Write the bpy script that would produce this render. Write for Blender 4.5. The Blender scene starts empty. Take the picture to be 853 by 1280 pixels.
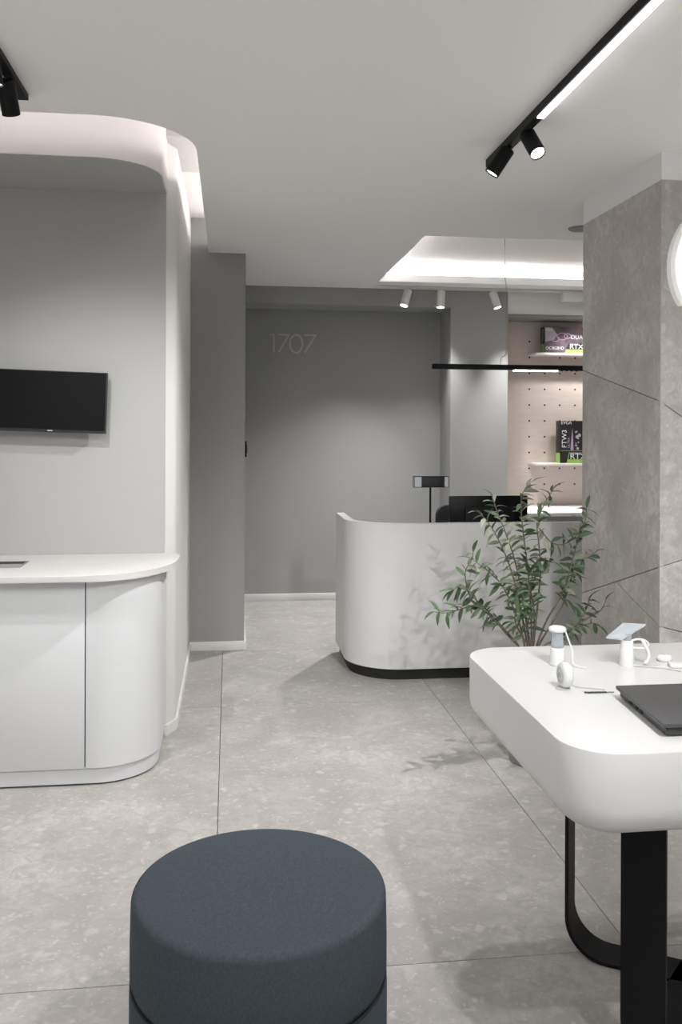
import bpy, bmesh, math, random
from mathutils import Vector, Matrix
random.seed(7)
S = bpy.context.scene
COL = S.collection

# ------------------------------------------------------------------ camera
F, CAMH, CX, CY = 1110.0, 1.5, 426.5, 537.5
YAW = math.atan(140 / 1110)
ROLL = 0.004
cam_d = bpy.data.cameras.new('camera')
cam = bpy.data.objects.new('camera', cam_d)
COL.objects.link(cam)
cam_d.sensor_fit = 'HORIZONTAL'
cam_d.sensor_width = 36
cam_d.lens = F / 853 * 36
cam_d.shift_y = -(640 - CY) / 853
cam_d.clip_start = 0.05
cam.matrix_world = (Matrix.Translation((0, 0, CAMH)) @ Matrix.Rotation(-YAW, 4, 'Z')
                    @ Matrix.Rotation(math.pi / 2, 4, 'X') @ Matrix.Rotation(ROLL, 4, 'Z'))
S.camera = cam

# ------------------------------------------------------------------ world and exposure
wd = bpy.data.worlds.new('world')
S.world = wd
wd.use_nodes = True
wd.node_tree.nodes['Background'].inputs[0].default_value = (0.93, 0.97, 1.0, 1)
wd.node_tree.nodes['Background'].inputs[1].default_value = 0.45
S.view_settings.view_transform = 'Standard'
S.view_settings.look = 'None'
S.view_settings.gamma = 1
S.view_settings.use_curve_mapping = False
S.view_settings.exposure = 0.76
SPOT_W = 60.0        # watts of one ceiling spotlight
COVE_E = 7.0         # strength of the hidden cove strips


# ------------------------------------------------------------------ pixel helpers
def _un(u, v):
    du, dv = u - CX, v - CY
    c, s = math.cos(ROLL), math.sin(ROLL)
    return du * c + dv * s, -du * s + dv * c

def _w(a, d):
    l = a / F * d
    return l * math.cos(YAW) + d * math.sin(YAW), d * math.cos(YAW) - l * math.sin(YAW)

def at_z(u, v, z):
    a, b = _un(u, v)
    x, y = _w(a, F * (CAMH - z) / b)
    return Vector((x, y, z))

def at_y(u, v, Y):
    a, b = _un(u, v)
    d = Y / (math.cos(YAW) - a / F * math.sin(YAW))
    x, y = _w(a, d)
    return Vector((x, y, CAMH - b * d / F))

def at_x(u, v, X):
    a, b = _un(u, v)
    d = X / (a / F * math.cos(YAW) + math.sin(YAW))
    x, y = _w(a, d)
    return Vector((x, y, CAMH - b * d / F))


# ------------------------------------------------------------------ materials
def mat(name, col, rough=0.5, metal=0.0, noise=0.0, nscale=8.0, bump=0.0, bscale=200.0, emit=None, es=0.0,
        trans=0.0, stretch=None, spec=0.5):
    m = bpy.data.materials.new(name)
    m.use_nodes = True
    nt = m.node_tree
    b = nt.nodes['Principled BSDF']
    b.inputs['Base Color'].default_value = (*col, 1)
    b.inputs['Roughness'].default_value = rough
    b.inputs['Metallic'].default_value = metal
    b.inputs['Specular IOR Level'].default_value = spec
    if trans:
        b.inputs['Transmission Weight'].default_value = trans
    if emit:
        b.inputs['Emission Color'].default_value = (*emit, 1)
        b.inputs['Emission Strength'].default_value = es
    if noise or bump:
        tc = nt.nodes.new('ShaderNodeTexCoord')
        src = tc.outputs['Object']
        if stretch:
            mp = nt.nodes.new('ShaderNodeMapping')
            mp.inputs['Scale'].default_value = stretch
            nt.links.new(src, mp.inputs['Vector'])
            src = mp.outputs['Vector']
    if noise:
        n = nt.nodes.new('ShaderNodeTexNoise')
        n.inputs['Scale'].default_value = nscale
        n.inputs['Detail'].default_value = 6
        nt.links.new(src, n.inputs['Vector'])
        r = nt.nodes.new('ShaderNodeMapRange')
        r.inputs[1].default_value = 0.3
        r.inputs[2].default_value = 0.7
        r.inputs[3].default_value = 1 - noise
        r.inputs[4].default_value = 1 + noise
        nt.links.new(n.outputs['Fac'], r.inputs[0])
        mx = nt.nodes.new('ShaderNodeMix')
        mx.data_type = 'RGBA'
        mx.blend_type = 'MULTIPLY'
        mx.inputs[0].default_value = 1
        mx.inputs[6].default_value = (*col, 1)
        nt.links.new(r.outputs[0], mx.inputs[7])
        nt.links.new(mx.outputs[2], b.inputs['Base Color'])
    if bump:
        n2 = nt.nodes.new('ShaderNodeTexNoise')
        n2.inputs['Scale'].default_value = bscale
        n2.inputs['Detail'].default_value = 3
        nt.links.new(src, n2.inputs['Vector'])
        bp = nt.nodes.new('ShaderNodeBump')
        bp.inputs['Strength'].default_value = bump
        bp.inputs['Distance'].default_value = 0.002
        nt.links.new(n2.outputs['Fac'], bp.inputs['Height'])
        nt.links.new(bp.outputs[0], b.inputs['Normal'])
    return m

def stone(name, dark, light, chip, rough, chip_scale=14.0, chip_amt=0.5):
    """stone conglomerate: cloudy ground, fine grain, pale irregular chips"""
    m = bpy.data.materials.new(name)
    m.use_nodes = True
    nt = m.node_tree
    L = nt.links.new
    b = nt.nodes['Principled BSDF']
    b.inputs['Roughness'].default_value = rough
    tc = nt.nodes.new('ShaderNodeTexCoord')
    oi = nt.nodes.new('ShaderNodeObjectInfo')
    ad = nt.nodes.new('ShaderNodeVectorMath')
    ad.operation = 'MULTIPLY_ADD'
    ad.inputs[1].default_value = (1, 1, 1)
    L(tc.outputs['Object'], ad.inputs[0])
    sc = nt.nodes.new('ShaderNodeVectorMath')
    sc.operation = 'SCALE'
    sc.inputs[3].default_value = 37.0
    cb = nt.nodes.new('ShaderNodeCombineXYZ')
    for i in range(3):
        L(oi.outputs['Random'], cb.inputs[i])
    L(cb.outputs[0], sc.inputs[0])
    L(sc.outputs[0], ad.inputs[2])
    V = ad.outputs[0]
    def noise(s, d, dist=0.0):
        n = nt.nodes.new('ShaderNodeTexNoise')
        n.inputs['Scale'].default_value = s
        n.inputs['Detail'].default_value = d
        n.inputs['Distortion'].default_value = dist
        L(V, n.inputs['Vector'])
        return n.outputs['Fac']
    def rng(x, a, b_, c, d):
        r = nt.nodes.new('ShaderNodeMapRange')
        for i, val in enumerate((a, b_, c, d)):
            r.inputs[i + 1].default_value = val
        L(x, r.inputs[0])
        return r.outputs[0]
    def mixc(f, a, b_):
        x = nt.nodes.new('ShaderNodeMix')
        x.data_type = 'RGBA'
        for val, idx in ((f, 0), (a, 6), (b_, 7)):
            if isinstance(val, tuple):
                x.inputs[idx].default_value = (*val, 1)
            else:
                L(val, x.inputs[idx])
        return x.outputs[2]
    base = mixc(rng(noise(2.6, 10, 0.8), 0.33, 0.67, 0, 1), dark, light)
    base = mixc(rng(noise(16, 8, 1.2), 0.40, 0.66, 0, 0.75), base, dark)
    base = mixc(rng(noise(90, 3), 0.45, 0.75, 0, 0.5), base, dark)
    nz = nt.nodes.new('ShaderNodeTexNoise')
    nz.inputs['Scale'].default_value = 14
    nz.inputs['Detail'].default_value = 4
    L(V, nz.inputs['Vector'])
    s2 = nt.nodes.new('ShaderNodeVectorMath')
    s2.operation = 'SCALE'
    s2.inputs[3].default_value = 0.10
    L(nz.outputs['Color'], s2.inputs[0])
    wv = nt.nodes.new('ShaderNodeVectorMath')
    wv.operation = 'ADD'
    L(V, wv.inputs[0])
    L(s2.outputs[0], wv.inputs[1])
    for scl, amt, thr in ((chip_scale, chip_amt, 0.70), (chip_scale * 2.1, chip_amt * 0.9, 0.6), (chip_scale * 4.2, chip_amt * 0.8, 0.55)):
        vo = nt.nodes.new('ShaderNodeTexVoronoi')
        vo.inputs['Scale'].default_value = scl
        L(wv.outputs[0], vo.inputs['Vector'])
        sep = nt.nodes.new('ShaderNodeSeparateColor')
        L(vo.outputs['Color'], sep.inputs[0])
        inner = rng(vo.outputs['Distance'], 0.22, 0.46, 1, 0)
        pick = rng(sep.outputs[0], thr, 1.0, 0, amt)
        mu = nt.nodes.new('ShaderNodeMath')
        mu.operation = 'MULTIPLY'
        L(inner, mu.inputs[0])
        L(pick, mu.inputs[1])
        base = mixc(mu.outputs[0], base, chip)
    L(base, b.inputs['Base Color'])
    bp = nt.nodes.new('ShaderNodeBump')
    bp.inputs['Strength'].default_value = 0.08
    bp.inputs['Distance'].default_value = 0.002
    L(noise(60, 4), bp.inputs['Height'])
    L(bp.outputs[0], b.inputs['Normal'])
    return m

M = dict(
    ceil=mat('ceiling_paint', (0.87, 0.868, 0.86), 0.9, bump=0.05, bscale=300),
    white=mat('white_wall_paint', (0.68, 0.675, 0.66), 0.85, bump=0.06, bscale=250),
    cove=mat('cove_paint', (0.76, 0.735, 0.725), 0.85),
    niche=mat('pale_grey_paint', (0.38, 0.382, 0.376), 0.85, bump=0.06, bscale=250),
    beam=mat('beam_paint', (0.56, 0.545, 0.54), 0.85),
    grey=mat('grey_wall_paint', (0.33, 0.332, 0.327), 0.85, bump=0.06, bscale=250),
    trim=mat('white_trim', (0.74, 0.73, 0.72), 0.5),
    floor=stone('floor_stone', (0.35, 0.334, 0.318), (0.50, 0.483, 0.463), (0.60, 0.584, 0.566), 0.42, 17, 0.65),
    grout=mat('grout', (0.16, 0.152, 0.145), 0.9),
    pillar=stone('pillar_stone', (0.40, 0.378, 0.36), (0.64, 0.615, 0.592), (0.72, 0.70, 0.68), 0.6, 21, 0.42),
    joint=mat('dark_joint', (0.015, 0.014, 0.013), 0.8),
    cabinet=mat('cabinet_laminate', (0.66, 0.67, 0.685), 0.45),
    solid=mat('white_solid_surface', (0.75, 0.75, 0.75), 0.3),
    worktop=mat('white_worktop', (0.63, 0.613, 0.605), 0.3),
    desk=mat('desk_plaster', (0.66, 0.66, 0.655), 0.6, noise=0.03, nscale=5),
    black=mat('black_metal', (0.005, 0.005, 0.0055), 0.55, spec=0.2),
    blackmat=mat('black_matte', (0.012, 0.012, 0.013), 0.6),
    screen=mat('black_screen', (0.004, 0.004, 0.005), 0.4, spec=0.15),
    bezel=mat('dark_bezel', (0.03, 0.03, 0.031), 0.5, spec=0.25),
    dark=mat('plinth_black', (0.008, 0.008, 0.008), 0.6),
    fabric=mat('blue_grey_fabric', (0.061, 0.075, 0.089), 0.95, noise=0.16, nscale=260, bump=0.35, bscale=700,
               stretch=(1, 0.5, 0.5), spec=0.2),
    piping=mat('dark_piping', (0.012, 0.015, 0.018), 0.9),
    chair=mat('charcoal_fabric', (0.045, 0.045, 0.05), 0.95, noise=0.2, nscale=120, spec=0.2),
    peg=mat('pegboard_birch', (0.63, 0.545, 0.49), 0.6, noise=0.05, nscale=6, stretch=(1, 1, 6)),
    shelf=mat('pale_shelf', (0.78, 0.72, 0.66), 0.5),
    hole=mat('hole_dark', (0.02, 0.017, 0.015), 0.9),
    led=mat('led_diffuser', (0.9, 0.9, 0.9), 0.5, emit=(1, 1, 1), es=10.0),
    lens=mat('spot_lens', (0.9, 0.9, 0.9), 0.4, emit=(1, 0.99, 0.97), es=6.0),
    cove_led=mat('cove_led', (0.9, 0.9, 0.9), 0.5, emit=(1, 0.955, 0.935), es=COVE_E),
    tray_led=mat('tray_led', (0.9, 0.9, 0.9), 0.5, emit=(1, 0.97, 0.95), es=15.0),
    sign=mat('sign_lightbox', (0.9, 0.9, 0.9), 0.5, emit=(1, 1, 1), es=0.55),
    signrim=mat('sign_rim', (0.85, 0.85, 0.85), 0.4, emit=(1, 1, 1), es=0.10),
    lampwhite=mat('white_lamp_metal', (0.6, 0.595, 0.585), 0.4),
    leaf=mat('olive_leaf', (0.075, 0.125, 0.062), 0.5, noise=0.3, nscale=14),
    leaf2=mat('pale_olive_leaf', (0.21, 0.225, 0.165), 0.55, noise=0.25, nscale=14),
    bark=mat('olive_bark', (0.15, 0.125, 0.095), 0.85, noise=0.3, nscale=40),
    pot=mat('grey_metal_pot', (0.30, 0.305, 0.31), 0.35, metal=0.7),
    soil=mat('soil', (0.03, 0.024, 0.018), 0.95, noise=0.4, nscale=60, bump=0.8, bscale=80),
    laptop=mat('laptop_grey', (0.075, 0.075, 0.077), 0.45, noise=0.06, nscale=60),
    laptop2=mat('laptop_base', (0.05, 0.05, 0.052), 0.5),
    plastic=mat('white_plastic', (0.80, 0.80, 0.79), 0.3),
    plastic2=mat('light_grey_plastic', (0.55, 0.56, 0.57), 0.35),
    clear=mat('clear_acrylic', (0.86, 0.91, 0.96), 0.08, trans=0.6),
    smoke=mat('smoky_acrylic', (0.60, 0.66, 0.71), 0.12, trans=0.5),
    number=mat('number_metal', (0.50, 0.50, 0.49), 0.45),
    boxblack=mat('carton_black', (0.014, 0.013, 0.015), 0.4),
    boxart=mat('carton_purple_print', (0.13, 0.09, 0.115), 0.35, noise=0.7, nscale=7),
    boxgreen=mat('carton_green', (0.27, 0.50, 0.09), 0.4),
    print_=mat('white_print', (0.8, 0.8, 0.8), 0.5),
    printdim=mat('dim_print', (0.45, 0.42, 0.46), 0.5),
    artpink=mat('pink_print', (0.45, 0.30, 0.43), 0.4),
    counter_grey=mat('grey_laminate', (0.27, 0.265, 0.26), 0.6),
    frame=mat('window_frame_metal', (0.04, 0.04, 0.042), 0.5),
    darkgreen=mat('dark_green_cord', (0.03, 0.045, 0.04), 0.6),
)
gl = bpy.data.materials.new('window_glass')
gl.use_nodes = True
_nt = gl.node_tree
_nt.nodes.clear()
_o = _nt.nodes.new('ShaderNodeOutputMaterial')
_t = _nt.nodes.new('ShaderNodeBsdfTransparent')
_g = _nt.nodes.new('ShaderNodeBsdfGlossy')
_g.inputs['Roughness'].default_value = 0.02
_x = _nt.nodes.new('ShaderNodeMixShader')
_x.inputs[0].default_value = 0.06
_nt.links.new(_t.outputs[0], _x.inputs[1])
_nt.links.new(_g.outputs[0], _x.inputs[2])
_nt.links.new(_x.outputs[0], _o.inputs[0])
M['glass'] = gl


# ------------------------------------------------------------------ geometry helpers
def link(name, mesh, m, parent=None, loc=None, rot=None):
    o = bpy.data.objects.new(name, mesh)
    COL.objects.link(o)
    if m is not None and not mesh.materials:
        mesh.materials.append(m if not isinstance(m, str) else M[m])
    if parent:
        o.parent = parent
    if loc is not None:
        o.location = loc
    if rot is not None:
        o.rotation_euler = rot
    return o

def tomesh(bm, name, sharp=35):
    bmesh.ops.recalc_face_normals(bm, faces=bm.faces)
    me = bpy.data.meshes.new(name)
    bm.to_mesh(me)
    bm.free()
    for p in me.polygons:
        p.use_smooth = True
    me.set_sharp_from_angle(angle=math.radians(sharp))
    return me

def tag(o, label=None, cat=None, group=None, kind=None):
    if label:
        o['label'] = label
    if cat:
        o['category'] = cat
    if group:
        o['group'] = group
    if kind:
        o['kind'] = kind
    return o

def empty(name, loc, label, cat, group=None, rz=0.0):
    o = bpy.data.objects.new(name, None)
    COL.objects.link(o)
    o.location = loc
    o.rotation_euler = (0, 0, rz)
    o.empty_display_size = 0.1
    return tag(o, label, cat, group)

def add_box(bm, lo, hi, bev=0.0, seg=2):
    r = bmesh.ops.create_cube(bm, size=1)
    vs = r['verts']
    for v in vs:
        v.co = Vector([lo[i] + (v.co[i] + 0.5) * (hi[i] - lo[i]) for i in range(3)])
    if bev:
        es = list({e for v in vs for e in v.link_edges})
        bmesh.ops.bevel(bm, geom=es, offset=bev, segments=seg, affect='EDGES', profile=0.5)

def box(name, lo, hi, m, parent=None, bev=0.0, seg=2):
    bm = bmesh.new()
    add_box(bm, lo, hi, bev, seg)
    return link(name, tomesh(bm, name), m, parent)

def add_rings(bm, rings, cap=True, closed=True):
    R = [[bm.verts.new(p) for p in r] for r in rings]
    n = len(R[0])
    for a, b in zip(R, R[1:]):
        for i in range(n if closed else n - 1):
            j = (i + 1) % n
            bm.faces.new((a[i], a[j], b[j], b[i]))
    if cap:
        bm.faces.new(R[0])
        bm.faces.new(R[-1])

def add_lathe(bm, prof, n=48, c=(0, 0, 0)):
    """prof: list of (r, z); r == 0 closes"""
    rows = []
    for r, z in prof:
        if r < 1e-6:
            rows.append([bm.verts.new((c[0], c[1], c[2] + z))])
        else:
            rows.append([bm.verts.new((c[0] + r * math.cos(2 * math.pi * i / n),
                                       c[1] + r * math.sin(2 * math.pi * i / n), c[2] + z)) for i in range(n)])
    for a, b in zip(rows, rows[1:]):
        for i in range(n):
            j = (i + 1) % n
            if len(a) == 1 and len(b) == 1:
                continue
            if len(a) == 1:
                bm.faces.new((a[0], b[i], b[j]))
            elif len(b) == 1:
                bm.faces.new((a[i], a[j], b[0]))
            else:
                bm.faces.new((a[i], a[j], b[j], b[i]))

def lathe(name, prof, m, parent=None, n=48, loc=None, rot=None, sharp=35):
    bm = bmesh.new()
    add_lathe(bm, prof, n)
    return link(name, tomesh(bm, name, sharp), m, parent, loc, rot)

def add_tube(bm, pts, rad, n=8):
    pts = [Vector(p) for p in pts]
    if not isinstance(rad, (list, tuple)):
        rad = [rad] * len(pts)
    t0 = (pts[1] - pts[0]).normalized()
    up = Vector((0, 0, 1)) if abs(t0.z) < 0.9 else Vector((1, 0, 0))
    nrm = t0.cross(up).normalized()
    rings = []
    for i, p in enumerate(pts):
        if i == 0:
            t = t0
        elif i == len(pts) - 1:
            t = (pts[i] - pts[i - 1]).normalized()
        else:
            t = ((pts[i + 1] - p).normalized() + (p - pts[i - 1]).normalized()).normalized()
        nrm = (nrm - t * nrm.dot(t)).normalized()
        bi = t.cross(nrm)
        rings.append([p + (nrm * math.cos(2 * math.pi * k / n) + bi * math.sin(2 * math.pi * k / n)) * rad[i]
                      for k in range(n)])
    add_rings(bm, rings)

def tube(name, pts, rad, m, parent=None, n=8):
    bm = bmesh.new()
    add_tube(bm, pts, rad, n)
    return link(name, tomesh(bm, name, 60), m, parent)

def smooth_path(pts, k=6):
    """Catmull-Rom"""
    pts = [Vector(p) for p in pts]
    P = [2 * pts[0] - pts[1]] + pts + [2 * pts[-1] - pts[-2]]
    out = []
    for i in range(1, len(P) - 2):
        p0, p1, p2, p3 = P[i - 1:i + 3]
        for j in range(k):
            t = j / k
            out.append(0.5 * ((2 * p1) + (p2 - p0) * t + (2 * p0 - 5 * p1 + 4 * p2 - p3) * t * t
                              + (3 * p1 - p0 - 3 * p2 + p3) * t ** 3))
    out.append(pts[-1])
    return out

def arc(cx, cy, r, a0, a1, n=14):
    return [(cx + r * math.cos(math.radians(a0 + (a1 - a0) * i / n)),
             cy + r * math.sin(math.radians(a0 + (a1 - a0) * i / n))) for i in range(n + 1)]

def add_prism(bm, pts, z0, z1):
    a = [bm.verts.new((x, y, z0)) for x, y in pts]
    b = [bm.verts.new((x, y, z1)) for x, y in pts]
    n = len(pts)
    bm.faces.new(a[::-1])
    bm.faces.new(b)
    for i in range(n):
        j = (i + 1) % n
        bm.faces.new((a[i], a[j], b[j], b[i]))

def prism(name, pts, z0, z1, m, parent=None, bev=0.0):
    bm = bmesh.new()
    add_prism(bm, pts, z0, z1)
    if bev:
        es = [e for e in bm.edges if abs(e.verts[0].co.z - e.verts[1].co.z) < 1e-6]
        bmesh.ops.bevel(bm, geom=es, offset=bev, segments=2, affect='EDGES', profile=0.5)
    return link(name, tomesh(bm, name), m, parent)

def struct(o):
    o['kind'] = 'structure'
    return o

def rrect(x0, x1, y0, y1, r, n=12):
    return (arc(x1 - r, y0 + r, r, -90, 0, n) + arc(x1 - r, y1 - r, r, 0, 90, n)
            + arc(x0 + r, y1 - r, r, 90, 180, n) + arc(x0 + r, y0 + r, r, 180, 270, n))

def inset_poly(pts, d):
    """inset of a convex polygon (2D)"""
    n = len(pts)
    area = sum(pts[i][0] * pts[(i + 1) % n][1] - pts[(i + 1) % n][0] * pts[i][1] for i in range(n))
    if area < 0:
        pts = pts[::-1]
    out = []
    for i in range(n):
        p0, p1, p2 = (Vector(pts[i - 1]), Vector(pts[i]), Vector(pts[(i + 1) % n]))
        e1, e2 = (p1 - p0).normalized(), (p2 - p1).normalized()
        n1, n2 = Vector((-e1.y, e1.x)), Vector((-e2.y, e2.x))
        k = 1 + n1.dot(n2)
        out.append(p1 + (n1 + n2) * (d / k))
    return [(p.x, p.y) for p in out]

def text_mesh(body, size, depth=0.0):
    cu = bpy.data.curves.new('t', 'FONT')
    cu.body = body
    cu.size = size
    cu.extrude = depth
    cu.align_x = 'LEFT'
    o = bpy.data.objects.new('t', cu)
    COL.objects.link(o)
    bpy.context.view_layer.update()
    me = bpy.data.meshes.new_from_object(o.evaluated_get(bpy.context.evaluated_depsgraph_get()))
    bpy.data.objects.remove(o)
    bpy.data.curves.remove(cu)
    return me


# ------------------------------------------------------------------ the room shell
XL, XR, YF, YB = -4.0, 5.0, -3.0, 7.80
CEIL = 2.70
floor = struct(box('floor', (XL - 0.1, YF - 0.1, -0.06), (XR + 0.1, YB + 0.3, -0.012), 'grout'))
g = 0.0014
def slab(dy):
    bm = bmesh.new()
    add_box(bm, (g, g, -0.012), (1.2 - g, dy - g, 0.0))
    me = tomesh(bm, 'floor_tile')
    me.materials.append(M['floor'])
    return me
slab12, slab24 = slab(1.2), slab(2.4)
for i in range(-4, 5):
    for y0, me in [(2.45 - 2.4 * k, slab24) for k in (1, 2, 3)] + [(2.45, slab24), (4.85, slab12), (6.05, slab12), (7.25, slab12)]:
        link('floor_tile', me, None, floor, (-0.037 + 1.2 * i, y0, 0))

# outer walls
struct(box('wall_left', (XL - 0.12, YF, 0), (XL, 4.42, 3.2), 'white'))
struct(box('wall_right', (XR, YF, 0), (XR + 0.12, YB, 3.2), 'white'))
# niche wall with the screen: front face, rounded corner, long white flank
NX, NY = -0.262, 4.42
flank = [(-0.308, NY), (-0.303, NY + 0.012), (-0.294, NY + 0.034), (-0.283, NY + 0.056), (-0.273, NY + 0.078), (-0.265, NY + 0.10), (NX, NY + 0.13)]
struct(prism('wall_niche', [(XL, NY)] + flank + [(NX, 6.09), (XL, 6.09)], 0, 3.12, 'white'))
struct(box('wall_niche_front', (XL, NY - 0.003, 0), (-0.309, NY, 2.656), 'niche'))
# bulkhead above the counter, same plan curve as the worktop
BZ = 2.656
bulk_pts = [(XL, 3.872)] + arc(-0.585, 4.152, 0.28, -90, 0, 16) + [(-0.305, NY), (XL, NY)]
struct(prism('wall_niche_bulkhead', bulk_pts, BZ, 3.12, 'cove'))
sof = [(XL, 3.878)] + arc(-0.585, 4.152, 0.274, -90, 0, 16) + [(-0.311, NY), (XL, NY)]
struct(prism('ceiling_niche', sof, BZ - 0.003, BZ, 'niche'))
# grey hall block behind it
HX = 0.108
struct(box('wall_hall', (NX - 0.6, 6.09, 0), (HX, YB, 3.12), 'grey'))
# back wall, bulkhead, pier
pierx = at_y(563.5, 500, 7.43).x
pier2 = at_y(634.5, 500, 7.44).x
struct(box('wall_back', (NX - 0.6, YB, 0), (XR + 0.1, YB + 0.12, 3.2), 'grey'))
bhz = at_y(450, 381.5, 7.43).z
struct(box('wall_back_bulkhead', (HX, 7.43, bhz), (pierx, YB, CEIL), 'grey'))
struct(box('wall_pier', (pierx, 7.43, 0), (pier2, YB, CEIL), 'grey'))
dz = at_y(680, 393, 7.44).z
struct(box('wall_display_bulkhead', (pier2, 7.43, dz), (XR, YB, CEIL), 'white'))
struct(box('trim_display', (pier2, 7.455, dz - 0.028), (XR, YB - 0.03, dz), 'counter_grey'))

# baseboards
bt = 0.062
struct(box('baseboard_hall', (NX + 0.002, 6.078, 0), (HX + 0.012, 6.09, bt), 'trim', bev=0.003))
struct(box('baseboard_hall_side', (HX, 6.09, 0), (HX + 0.012, YB, bt), 'trim', bev=0.003))
struct(box('baseboard_back', (HX + 0.012, YB - 0.012, 0), (pierx, YB, bt), 'trim', bev=0.003))
struct(prism('baseboard_niche', flank + [(NX, 6.078), (NX + 0.012, 6.078)] + [(x + 0.012, y) for x, y in flank[::-1]], 0, 0.05, 'trim'))

# ceiling with the light slot on the left and the tray over the desk
EX, EY, ER = -0.142, 3.485, 0.39
TX0, TX1, TY0, TY1 = 1.195, 3.6, 5.37, 7.06
CT = 0.06
bm = bmesh.new()
edge_curve = arc(EX - ER, EY + ER, ER, 0, -90, 20)
add_prism(bm, [(XL, YF), (XR, YF), (XR, TY0), (EX, TY0)] + edge_curve + [(XL, EY)], CEIL, CEIL + CT)
add_prism(bm, [(EX, TY0), (TX0, TY0), (TX0, 6.09), (EX, 6.09)], CEIL, CEIL + CT)
add_prism(bm, [(HX, 6.09), (TX0, 6.09), (TX0, YB), (HX, YB)], CEIL, CEIL + CT)
add_prism(bm, [(TX0, TY1), (XR, TY1), (XR, YB), (TX0, YB)], CEIL, CEIL + CT)
add_prism(bm, [(TX1, TY0), (XR, TY0), (XR, TY1), (TX1, TY1)], CEIL, CEIL + CT)
ceiling = struct(link('ceiling', tomesh(bm, 'ceiling'), 'ceil'))
# slot lid and its lowered stretches over the flank
struct(box('ceiling_slot', (XL, 3.0, 3.12), (0.3, 6.2, 3.2), 'cove'))
sl = at_z(203, 166, 2.92).y
sl2 = at_z(213, 211, 2.92).y
struct(box('ceiling_slot_beam', (-0.31, sl, 2.905), (0.12, sl2, 3.12), 'beam'))
struct(box('ceiling_slot_drop', (NX, sl2, 2.935), (0.12, 6.09, 3.12), 'cove'))
struct(prism('wall_slot', [(0.12, 6.09), (0.12, 3.6), (-0.2, 3.1), (XL, 3.1), (XL, 3.02), (0.3, 3.02), (0.3, 6.09)],
             CEIL + CT, 3.12, 'cove'))
# tray lid
tz = 2.86
bm = bmesh.new()
o_ = 0.22
add_box(bm, (TX0 - o_, TY0 - o_, tz), (TX1 + o_, TY1 + o_, tz + 0.05))
for lo, hi in (((TX0 - o_ - .03, TY0 - o_, CEIL + CT), (TX0 - o_, TY1 + o_, tz)),
               ((TX1 + o_, TY0 - o_, CEIL + CT), (TX1 + o_ + .03, TY1 + o_, tz)),
               ((TX0 - o_, TY0 - o_ - .03, CEIL + CT), (TX1 + o_, TY0 - o_, tz)),
               ((TX0 - o_, TY1 + o_, CEIL + CT), (TX1 + o_, TY1 + o_ + .03, tz))):
    add_box(bm, lo, hi)
struct(link('ceiling_tray', tomesh(bm, 'ceiling_tray'), 'cove'))

# shop front behind the camera: wall with a wide glazed opening
bm = bmesh.new()
add_box(bm, (XL, YF - 0.12, 2.5), (XR, YF, 3.2))
add_box(bm, (XL, YF - 0.12, 0), (XL + 0.4, YF, 2.5))
add_box(bm, (XR - 0.4, YF - 0.12, 0), (XR, YF, 2.5))
struct(link('wall_front', tomesh(bm, 'wall_front'), 'white'))
w1 = tag(bpy.data.objects.new('window_1', None), kind='structure')
COL.objects.link(w1)
w1.location = (0, 0, 0)
bm = bmesh.new()
for k in range(5):
    x = XL + 0.4 + (XR - XL - 0.8) * k / 4
    add_box(bm, (x - 0.03, YF - 0.09, 0), (x + 0.03, YF - 0.03, 2.5))
add_box(bm, (XL + 0.4, YF - 0.09, 0), (XR - 0.4, YF - 0.03, 0.06))
add_box(bm, (XL + 0.4, YF - 0.09, 2.44), (XR - 0.4, YF - 0.03, 2.5))
link('window_frame', tomesh(bm, 'window_frame'), 'frame', w1)
for k in range(4):
    x0 = XL + 0.43 + (XR - XL - 0.8) * k / 4
    box('pane', (x0, YF - 0.064, 0.06), (x0 + (XR - XL - 0.8) / 4 - 0.06, YF - 0.058, 2.44), 'glass', w1)

# ------------------------------------------------------------------ cove light strips (hidden on top of the ceiling edges)
def strip(name, pts, z, label, m='cove_led'):
    bm = bmesh.new()
    add_tube(bm, [(x, y, z) for x, y in pts], 0.012, 6)
    o = link(name, tomesh(bm, name, 60), m)
    return tag(o, label, 'light strip', 'hidden ceiling light strips')
oc = arc(EX - ER, EY + ER, ER + 0.10, 0, -90, 20)
strip('light_strip', oc + [(XL + 0.1, EY - 0.10)], CEIL + CT + 0.012,
      'light strip hidden in the curved ceiling slot over the white counter')
strip('light_strip', [(EX + 0.10, 6.0), (EX + 0.10, EY + ER + 0.02)], CEIL + CT + 0.012,
      'straight light strip hidden in the ceiling slot along the white flank wall')
strip('light_strip', [(TX0 - 0.08, TY0 - 0.08), (TX0 - 0.08, TY1 + 0.08), (TX1 + 0.08, TY1 + 0.08), (TX1 + 0.08, TY0 - 0.08)],
      CEIL + CT + 0.012, 'light strip hidden in the ceiling tray above the reception desk', 'tray_led')

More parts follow.
